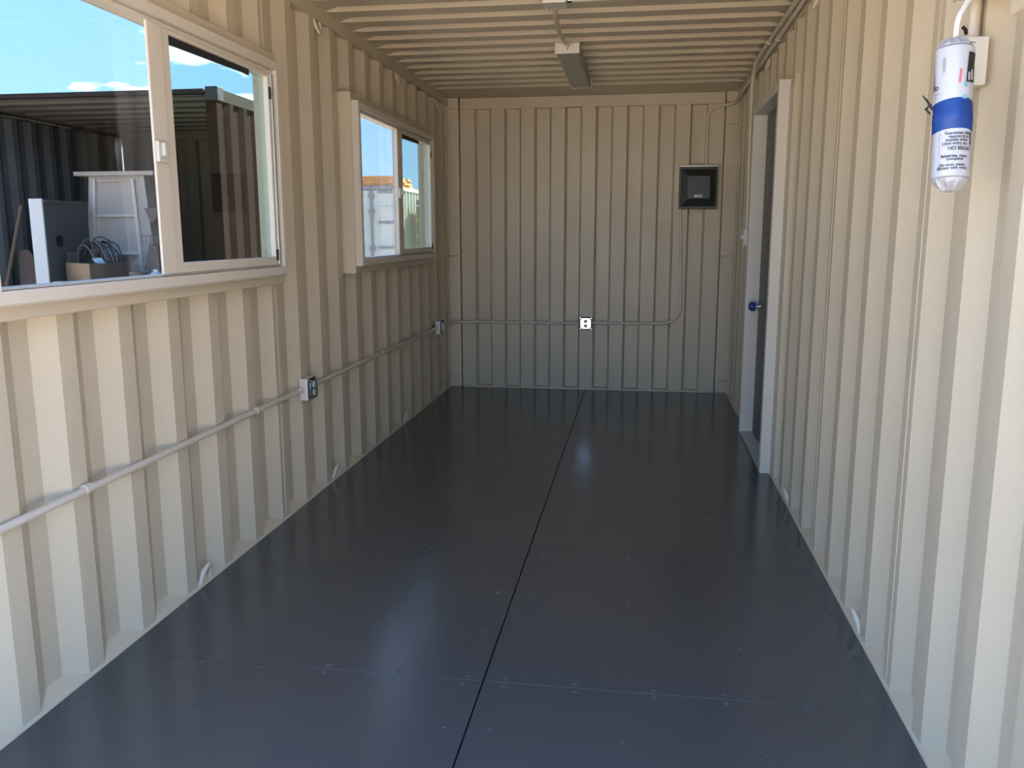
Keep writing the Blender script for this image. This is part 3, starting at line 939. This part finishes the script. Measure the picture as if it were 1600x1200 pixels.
# ------------------------------------------------------------------ yard: neighbouring open container
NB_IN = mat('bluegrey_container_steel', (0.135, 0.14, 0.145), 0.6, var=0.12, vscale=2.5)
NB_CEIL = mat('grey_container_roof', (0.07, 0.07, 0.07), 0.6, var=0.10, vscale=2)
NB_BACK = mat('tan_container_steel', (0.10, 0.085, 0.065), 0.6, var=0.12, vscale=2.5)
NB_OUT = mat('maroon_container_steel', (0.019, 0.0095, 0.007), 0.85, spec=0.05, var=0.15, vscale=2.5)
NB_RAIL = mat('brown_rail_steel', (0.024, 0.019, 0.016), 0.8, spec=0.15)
NX0, NX1, NY0, NY1, NZ0, NZ1 = -5.34, -2.90, -0.55, 1.89, -0.17, 2.44
nb = thing('shipping_container', ((NX0 + NX1) / 2, (NY0 + NY1) / 2, NZ0), 'short open-fronted shipping container full of stored things', 'container')
def corr_side(x, ya, yb, z0, z1, depth, pitch, sgn):
    prof = []
    y = ya
    c = pitch / 4
    while y < yb:
        prof += [(y, 0), (y + c, 0), (y + 2 * c, depth), (y + 3 * c, depth)]
        y += pitch
    prof = [p for p in prof if p[0] < yb] + [(yb, 0)]
    vs, fs = [], []
    for (yy, d) in prof:
        vs += [(x + sgn * d, yy, z0), (x + sgn * d, yy, z1)]
    for i in range(len(prof) - 1):
        fs.append((2 * i, 2 * i + 1, 2 * i + 3, 2 * i + 2))
    return MB().add(vs, fs)
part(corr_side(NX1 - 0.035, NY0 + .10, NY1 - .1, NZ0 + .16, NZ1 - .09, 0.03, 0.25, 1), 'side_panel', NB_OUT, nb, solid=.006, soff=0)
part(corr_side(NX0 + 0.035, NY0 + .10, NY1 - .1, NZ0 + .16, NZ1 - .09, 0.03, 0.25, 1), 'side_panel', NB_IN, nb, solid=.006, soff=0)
mb = MB()
x = NX0 + .1
prof = []
while x < NX1 - .1:
    prof += [(x, 0), (x + .11, 0), (x + .13, .04), (x + .23, .04)]
    x += .25
prof = [p for p in prof if p[0] < NX1 - .1] + [(NX1 - .1, 0)]
vs, fs = [], []
for (xx, d) in prof:
    vs += [(xx, NY1 - .07 + d, NZ0 + .16), (xx, NY1 - .07 + d, NZ1 - .09)]
for i in range(len(prof) - 1):
    fs.append((2 * i, 2 * i + 1, 2 * i + 3, 2 * i + 2))
part(MB().add(vs, fs), 'end_panel', NB_BACK, nb, solid=.006, soff=0)
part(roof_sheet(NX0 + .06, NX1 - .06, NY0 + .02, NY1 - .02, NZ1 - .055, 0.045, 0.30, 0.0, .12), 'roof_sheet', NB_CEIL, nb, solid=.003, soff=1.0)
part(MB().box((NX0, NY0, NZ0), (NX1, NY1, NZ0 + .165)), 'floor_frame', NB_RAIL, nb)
for xx in (NX0, NX1 - .07):
    part(MB().box((xx, NY0 + .11, NZ1 - .095), (xx + .07, NY1 - .11, NZ1 - .005)), 'side_rail', NB_RAIL, nb)
for yy, h in ((NY0, .035), (NY1 - .10, .12)):
    part(MB().box((NX0 + .11, yy, NZ1 - .008 - h), (NX1 - .11, yy + .09, NZ1 - .008)), 'header', NB_RAIL if yy < 0 else NB_BACK, nb)
for xx in (NX0, NX1 - .09):
    for yy in (NY0, NY1 - .09):
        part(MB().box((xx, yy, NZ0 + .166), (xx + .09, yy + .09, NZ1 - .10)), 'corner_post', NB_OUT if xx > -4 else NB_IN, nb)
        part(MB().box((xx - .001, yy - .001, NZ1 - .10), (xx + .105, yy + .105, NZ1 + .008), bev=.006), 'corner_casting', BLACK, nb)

FZ = NZ0 + .165
# tall narrow cabinet with a cable hole
cbn = thing('steel_cabinet', (-4.60, -0.2, FZ), 'tall narrow grey cabinet with its lit front painted white, round hole in its side', 'cabinet')
part(MB().box((-4.655, -0.47, FZ + .0005), (-4.550, 0.12, 1.592), bev=.006), 'body', mat('cabinet_grey', (0.085, 0.09, 0.092), 0.5), cbn)
part(MB().box((-4.668, -0.488, FZ + .0005), (-4.545, -0.4705, 1.598), bev=.003), 'lit_front', WHITE, cbn)  # front painted white for the light falling on it
part(MB().lathe([(.052, -4.5495), (.050, -4.5475)], (0, -0.30, 1.245), 20, 'x'), 'cable_hole', DARKP, cbn)
part(MB().box((-4.5498, -0.468, 1.565), (-4.535, 0.118, 1.592)), 'top_lip', mat('cabinet_grey', (0.085, 0.09, 0.092), 0.5), cbn)

# tapered panelled casing with a board across the top
tp = thing('panelled_casing', (-4.28, 0.35, FZ), 'tall tapered off-white panelled casing with a board across its top', 'casing')
OFFW = mat('off_white_foam', (0.50, 0.44, 0.385), 0.7, var=.04)
def taper(x0, x1, y0, y1, z0, z1, grow):
    g_ = grow
    return MB().add([(x0 - g_, y0 - .4 * g_, z0), (x1 + g_, y0 - .4 * g_, z0), (x1 + g_, y1, z0), (x0 - g_, y1, z0), (x0, y0, z1), (x1, y0, z1), (x1, y1, z1), (x0, y1, z1)],
                    [(3, 2, 1, 0), (4, 5, 6, 7), (0, 1, 5, 4), (1, 2, 6, 5), (2, 3, 7, 6), (3, 0, 4, 7)])
cx0, cx1, cyf = -4.60, -4.055, 0.25
part(taper(cx0, cx1, cyf, 0.55, FZ + .0005, 1.828, .16), 'body', OFFW, tp)
part(MB().box((-4.72, cyf - .05, 1.8285), (-3.93, 0.58, 1.868), bev=.006), 'top_board', OFFW, tp)
def onface(xa, xb, za, zb, th=.018):
    H = 1.828 - FZ
    def P(xf, z):
        t = (1.828 - z) / H
        gx = .16 * t
        xl, xr = cx0 - gx, cx1 + gx
        return xl + (xr - xl) * xf, cyf - .064 * t
    q = []
    for (xf, z) in ((xa, za), (xb, za), (xb, zb), (xa, zb)):
        x_, y_ = P(xf, z); q.append((x_, y_ - .0005, z))
    q2 = [(p[0], p[1] - th, p[2]) for p in q]
    return MB().add(q + q2, [(0, 1, 2, 3), (7, 6, 5, 4), (0, 4, 5, 1), (1, 5, 6, 2), (2, 6, 7, 3), (3, 7, 4, 0)])
TAPEW = mat('pale_edge_strip', (0.66, 0.61, 0.56), 0.6)
for xa, xb in ((.10, .15), (.79, .84)):
    part(onface(xa, xb, .3, 1.80, .03), 'raised_strip', TAPEW, tp)
for z in (1.46, 1.12, .80):
    part(onface(.155, .785, z, z + .022, .03), 'cross_strip', TAPEW, tp)
part(onface(.165, .775, 1.775, 1.80), 'cross_strip', OFFW, tp)
BRK = mat('bracket_brown', (0.13, 0.10, 0.09), 0.6)
for (xa, xb) in ((-4.80, -4.66), (-4.02, -3.89)):
    part(MB().add([(xa, .16, 1.535), (xb, .16, 1.535), (xb - .02, .16, 1.44), (xa + .06, .16, 1.40), (xa, .25, 1.535), (xb, .25, 1.535), (xb - .02, .25, 1.44), (xa + .06, .25, 1.40)],
                  [(0, 1, 2, 3), (7, 6, 5, 4), (0, 4, 5, 1), (1, 5, 6, 2), (2, 6, 7, 3), (3, 7, 4, 0)]), 'bracket', BRK, tp)

# work bench that carries the small things
WOOD = mat('bare_timber', (0.38, 0.27, 0.16), 0.7, var=.15, vscale=7)
BZ = 0.868
wk = thing('work_bench', (-4.0, -0.25, FZ), 'timber bench inside the open container', 'bench')
part(MB().box((-4.50, -0.53, BZ - .035), (-3.02, 0.14, BZ)), 'bench_top', WOOD, wk)
for xx in (-4.46, -3.12):
    for yy in (-.51, -.05):
        part(MB().box((xx, yy, FZ + .0005), (xx + .06, yy + .05, BZ - .0355)), 'leg', WOOD, wk)

# open cardboard carton
CARD = mat('brown_cardboard', (0.33, 0.22, 0.13), 0.8, var=.06)
CARD_SHADE = mat('shaded_cardboard', (0.10, 0.075, 0.055), 0.85)  # same cardboard with shade painted in: right side, bottom and flaps
ct = thing('cardboard_box', (-4.10, -0.30, BZ), 'open brown cardboard box holding a cable coil on the bench', 'box')
ang = math.radians(60)
cc_, ss_ = math.cos(ang), math.sin(ang)
def rc(u, v, z, o=(-4.14, -0.512)):
    return (o[0] + u * cc_ - v * -ss_ * -1, o[1] + u * ss_ + v * cc_, z)
BW, BD, BH, TH = 0.36, 0.44, 0.190, .006
def rbox(u0, u1, v0, v1, z0, z1):
    vs = [rc(u, v, z) for z in (z0, z1) for (u, v) in ((u0, v0), (u1, v0), (u1, v1), (u0, v1))]
    return MB().add(vs, [(3, 2, 1, 0), (4, 5, 6, 7), (0, 1, 5, 4), (1, 2, 6, 5), (2, 3, 7, 6), (3, 0, 4, 7)])
z0 = BZ + .0006
part(rbox(0, BW, 0, BD, z0, z0 + TH), 'bottom', CARD_SHADE, ct)
part(rbox(0, BW, 0, TH, z0 + TH, z0 + BH), 'side', CARD_SHADE, ct)
part(rbox(0, BW, BD - TH, BD, z0 + TH, z0 + BH), 'side', CARD, ct)
part(rbox(0, TH, TH, BD - TH, z0 + TH, z0 + BH), 'side', CARD, ct)
part(rbox(BW - TH, BW, TH, BD - TH, z0 + TH, z0 + BH), 'side', CARD, ct)
# flaps
def flap(p0, p1, q1, q0, m):
    t = Vector((0, 0, -.004))
    a = [Vector(p) for p in (p0, p1, q1, q0)]
    b = [p + t for p in a]
    part(MB().add(a + b, [(0, 1, 2, 3), (7, 6, 5, 4), (0, 4, 5, 1), (1, 5, 6, 2), (2, 6, 7, 3), (3, 7, 4, 0)]), 'flap', m, ct)
zt = z0 + BH
flap(rc(BW, .01, zt), rc(BW, BD - .01, zt), rc(BW + .08, BD - .02, zt + .05), rc(BW + .08, .02, zt + .05), CARD_SHADE)
flap(rc(.01, BD, zt), rc(BW - .01, BD, zt), rc(BW - .03, BD + .02, zt + .09), rc(.03, BD + .02, zt + .09), CARD_SHADE)

# coil of cable standing in the carton
CABLE = mat('black_cable', (0.035, 0.035, 0.037), 0.35)
coil = thing('cable_coil', (-3.98, -0.33, z0 + TH), 'coil of black and grey cable standing in the cardboard box', 'cable')
cen = Vector(rc(BW * .55, BD * .5, z0 + .185))
cen = Vector(rc(BW * .5, BD * .46, z0 + .215))
for i in range(15):
    rr = .150 + .028 * ((i * 5) % 7) / 7
    t0 = (i - 7) / 7.0
    off_ = Vector((cc_, ss_, 0)) * (.105 * t0) + Vector((0, 0, .018 * math.sin(i * 2.1) - .02 * abs(t0)))
    n_ = Vector((cc_ + .22 * math.sin(i * 1.3), ss_ + .10 * math.sin(i * 2.7), .16 * math.cos(i * 1.7))).normalized()
    a_ = n_.cross(Vector((0, 0, 1))).normalized()
    b_ = a_.cross(n_)
    part(MB().tube([cen + off_ + (a_ * math.cos(t) + b_ * math.sin(t)) * rr for t in [2 * math.pi * k / 28 for k in range(28)]], .0062, 7, closed=True),
         'cable_loop', CABLE if i % 4 else mat('grey_cable', (0.13, 0.13, 0.13), .35), coil, smooth=True)
part(MB().tube([cen + Vector((-.06, -.02, .12)), cen + Vector((.00, -.03, .185)), cen + Vector((.07, -.04, .200)), cen + Vector((.15, -.06, .165))], .0075, 7), 'cable_tail', CABLE, coil, smooth=True)
# blue and white packet on the coil
pq = [rc(.035, .020, 1.100), rc(.115, .020, 1.108), rc(.150, .016, 1.050), rc(.060, .016, 1.064)]
pc = MB().add(pq + [(p[0] - .004, p[1] + .003, p[2]) for p in pq],
              [(0, 1, 2, 3), (7, 6, 5, 4), (0, 4, 5, 1), (1, 5, 6, 2), (2, 6, 7, 3), (3, 7, 4, 0)]).build('paper_packet', mat('pale_blue_paper', (0.42, 0.60, 0.76), .5))
tag(pc, 'pale blue paper packet tucked in the cardboard box', 'packet')

# papers lying beside the carton
pp = MB()
for i in range(5):
    pp.box((-4.50 + .004 * i, -.528, BZ + .0008 + .008 * i), (-4.335 + .006 * (i % 2), -.450, BZ + .0075 + .008 * i))
o = pp.build('paper_stack', mat('cream_paper', (0.62, 0.52, 0.36), .7))
tag(o, 'small stack of cream paper on the bench beside the cardboard box', 'paper')

# leaning pole and rounded board by the side wall
o = MB().tube([(-5.215, -0.50, FZ + .016), (-4.728, -0.495, 1.545)], .016, 10).build('wooden_pole', mat('pole_wood', (0.09, 0.055, 0.04), .6), smooth=True)
tag(o, 'brown wooden pole leaning in the open container', 'pole')
poly = [(-4.88, FZ + .001), (-4.70, FZ + .001), (-4.705, 1.08), (-4.72, 1.14), (-4.75, 1.172), (-4.80, 1.175), (-4.835, 1.15), (-4.85, 1.06)]
o = MB().prism(poly, 'y', -.44, -.405).build('rounded_board', mat('dark_brown_board', (0.06, 0.035, 0.025), .6))
tag(o, 'dark brown board with rounded top behind the leaning pole', 'board')

# dark pump with wire handle, grey bowl, white jug at the right end of the bench
pu = thing('wire_rack', (-3.64, -.35, BZ), 'small dark rack with a wire basket top on the bench', 'rack')
part(MB().add([(-3.70, -.42, BZ + .14), (-3.56, -.42, BZ + .14), (-3.57, -.42, BZ + .33), (-3.64, -.42, BZ + .35), (-3.70, -.30, BZ + .14), (-3.56, -.30, BZ + .14), (-3.57, -.30, BZ + .33), (-3.64, -.30, BZ + .35)],
              [(0, 1, 2, 3), (7, 6, 5, 4), (0, 4, 5, 1), (1, 5, 6, 2), (2, 6, 7, 3), (3, 7, 4, 0)]), 'body', mat('dark_brown_case', (0.045, 0.035, 0.03), .6), pu)
for xx in (-3.69, -3.57):
    part(MB().tube([(xx, -.36, BZ + .0005), (xx, -.36, BZ + .1395)], .008, 8), 'leg', CABLE, pu)
for i in range(5):
    xx = -3.70 + .035 * i
    part(MB().tube([(xx, -.42, BZ + .34), (xx + .004, -.43, BZ + .42), (xx + .004, -.29, BZ + .42), (xx, -.30, BZ + .34)], .003, 6), 'wire', CABLE, pu)
part(MB().tube([(-3.705, -.43, BZ + .42), (-3.55, -.43, BZ + .42)], .003, 6), 'wire', CABLE, pu)
o = MB().lathe([(.03, BZ + .001), (.055, BZ + .02), (.072, BZ + .09), (.075, BZ + .125), (.070, BZ + .125), (.05, BZ + .03)], (-3.715, -.49, 0), 20).build('grey_bowl', mat('dark_grey_plastic', (0.07, 0.075, 0.075), .4), smooth=True)
tag(o, 'dark grey plastic bowl on the bench', 'bowl')
o = MB().lathe([(.05, BZ + .001), (.062, BZ + .01), (.064, BZ + .07), (.050, BZ + .11), (.022, BZ + .125), (.022, BZ + .145)], (-3.565, -.47, 0), 20).build('plastic_jug', mat('milky_plastic', (0.60, 0.58, 0.54), .4), smooth=True)
tag(o, 'milky white plastic jug on the bench', 'jug')

# ------------------------------------------------------------------ yard: far container seen through the second window
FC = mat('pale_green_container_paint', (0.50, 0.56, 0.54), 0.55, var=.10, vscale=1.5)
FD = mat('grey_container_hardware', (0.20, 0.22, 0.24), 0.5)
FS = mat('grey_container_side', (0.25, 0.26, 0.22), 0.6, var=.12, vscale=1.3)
FX0, FX1, FY0, FY1 = -7.69, -5.25, 12.7, 18.76
fc = thing('shipping_container', ((FX0 + FX1) / 2, 15.7, NZ0), 'pale green-grey shipping container with lock rods on its doors', 'container')
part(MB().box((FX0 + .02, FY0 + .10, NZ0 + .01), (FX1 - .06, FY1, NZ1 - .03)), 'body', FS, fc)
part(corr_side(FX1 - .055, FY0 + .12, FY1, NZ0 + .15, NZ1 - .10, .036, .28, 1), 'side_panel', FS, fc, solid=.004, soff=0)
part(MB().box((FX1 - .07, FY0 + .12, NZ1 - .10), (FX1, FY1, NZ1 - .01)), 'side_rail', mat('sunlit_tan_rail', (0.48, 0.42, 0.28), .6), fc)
part(MB().box((FX0, FY0, NZ1 - .10), (FX1, FY0 + .12, NZ1)), 'header', FD, fc)
part(MB().box((FX0, FY0, NZ0), (FX1, FY0 + .12, NZ0 + .15)), 'sill', FD, fc)
for xx in (FX0, FX1 - .12):
    part(MB().box((xx, FY0 + .001, NZ0 + .151), (xx + .12, FY0 + .12, NZ1 - .101)), 'corner_post', FC, fc)
xm = (FX0 + FX1) / 2
for (a, b) in ((FX0 + .125, xm - .01), (xm + .01, FX1 - .125)):
    d_ = part(MB().box((a, FY0 + .03, NZ0 + .16), (b, FY0 + .095, NZ1 - .11)), 'door_leaf', FC, fc)
    for z in (.50, 1.05, 1.33, 1.62, 1.90):
        sub(MB().box((a + .02, FY0 + .012, z), (b - .02, FY0 + .0295, z + .05)), 'door_rib', FC, d_)
    for xr in (a + .25, b - .52):
        sub(MB().tube([(xr, FY0 - .005, NZ0 + .20), (xr, FY0 - .005, NZ1 - .12)], .030, 10), 'lock_rod', FD, d_)
        for z in (.42, .98, 1.84, 2.20):
            sub(MB().box((xr - .07, FY0 - .03, z - .05), (xr + .07, FY0 + .0115, z + .05)), 'rod_bracket', FD, d_)
    for z in (.40, .96, 1.55, 2.26):
        sub(MB().box((b - .36, FY0 - .008, z), (b + .02, FY0 + .0117, z + .055)), 'hinge', FD, d_)
# planks stored on its roof
lm = thing('lumber_stack', (-6.3, 13.4, NZ1), 'orange-brown stack of planks lying on the far container roof', 'lumber')
LUM = mat('sunlit_timber', (0.50, 0.24, 0.08), .7, var=.2, vscale=2)
for l in range(4):
    for j in range(4):
        x1_ = -5.30 if l < 2 else -5.34
        part(MB().box((-7.6, 12.74 + j * .40, NZ1 + .002 + l * .056), (x1_ - .02 * ((l + j) % 3), 12.74 + j * .40 + .385, NZ1 + .054 + l * .056)), 'plank', LUM, lm)
# steel rack beside it
rk = thing('storage_rack', (-4.7, 14.2, NZ0), 'steel rack with yellow beams beside the far container', 'rack')
YEL = mat('yellow_beam', (0.52, 0.42, 0.10), .5)
GP = mat('rack_post', (0.20, 0.19, 0.16), .6)
for xx in (-5.12, -4.05):
    for yy in (13.9, 14.7):
        part(MB().box((xx, yy, NZ0 + .0005), (xx + .08, yy + .08, 2.15)), 'post', GP, rk)
for z in (.95, 1.25, 1.62):
    for yy in (13.88, 14.76):
        part(MB().box((-5.13, yy, z), (-3.96, yy + .04, z + .06)), 'beam', YEL, rk)
part(MB().box((-5.12, 13.84, 1.98), (-3.96, 14.80, 2.03)), 'top_sheet', WHITE, rk)
part(MB().box((-5.10, 14.60, .30), (-4.0, 14.64, 1.95)), 'back_sheet', GP, rk)
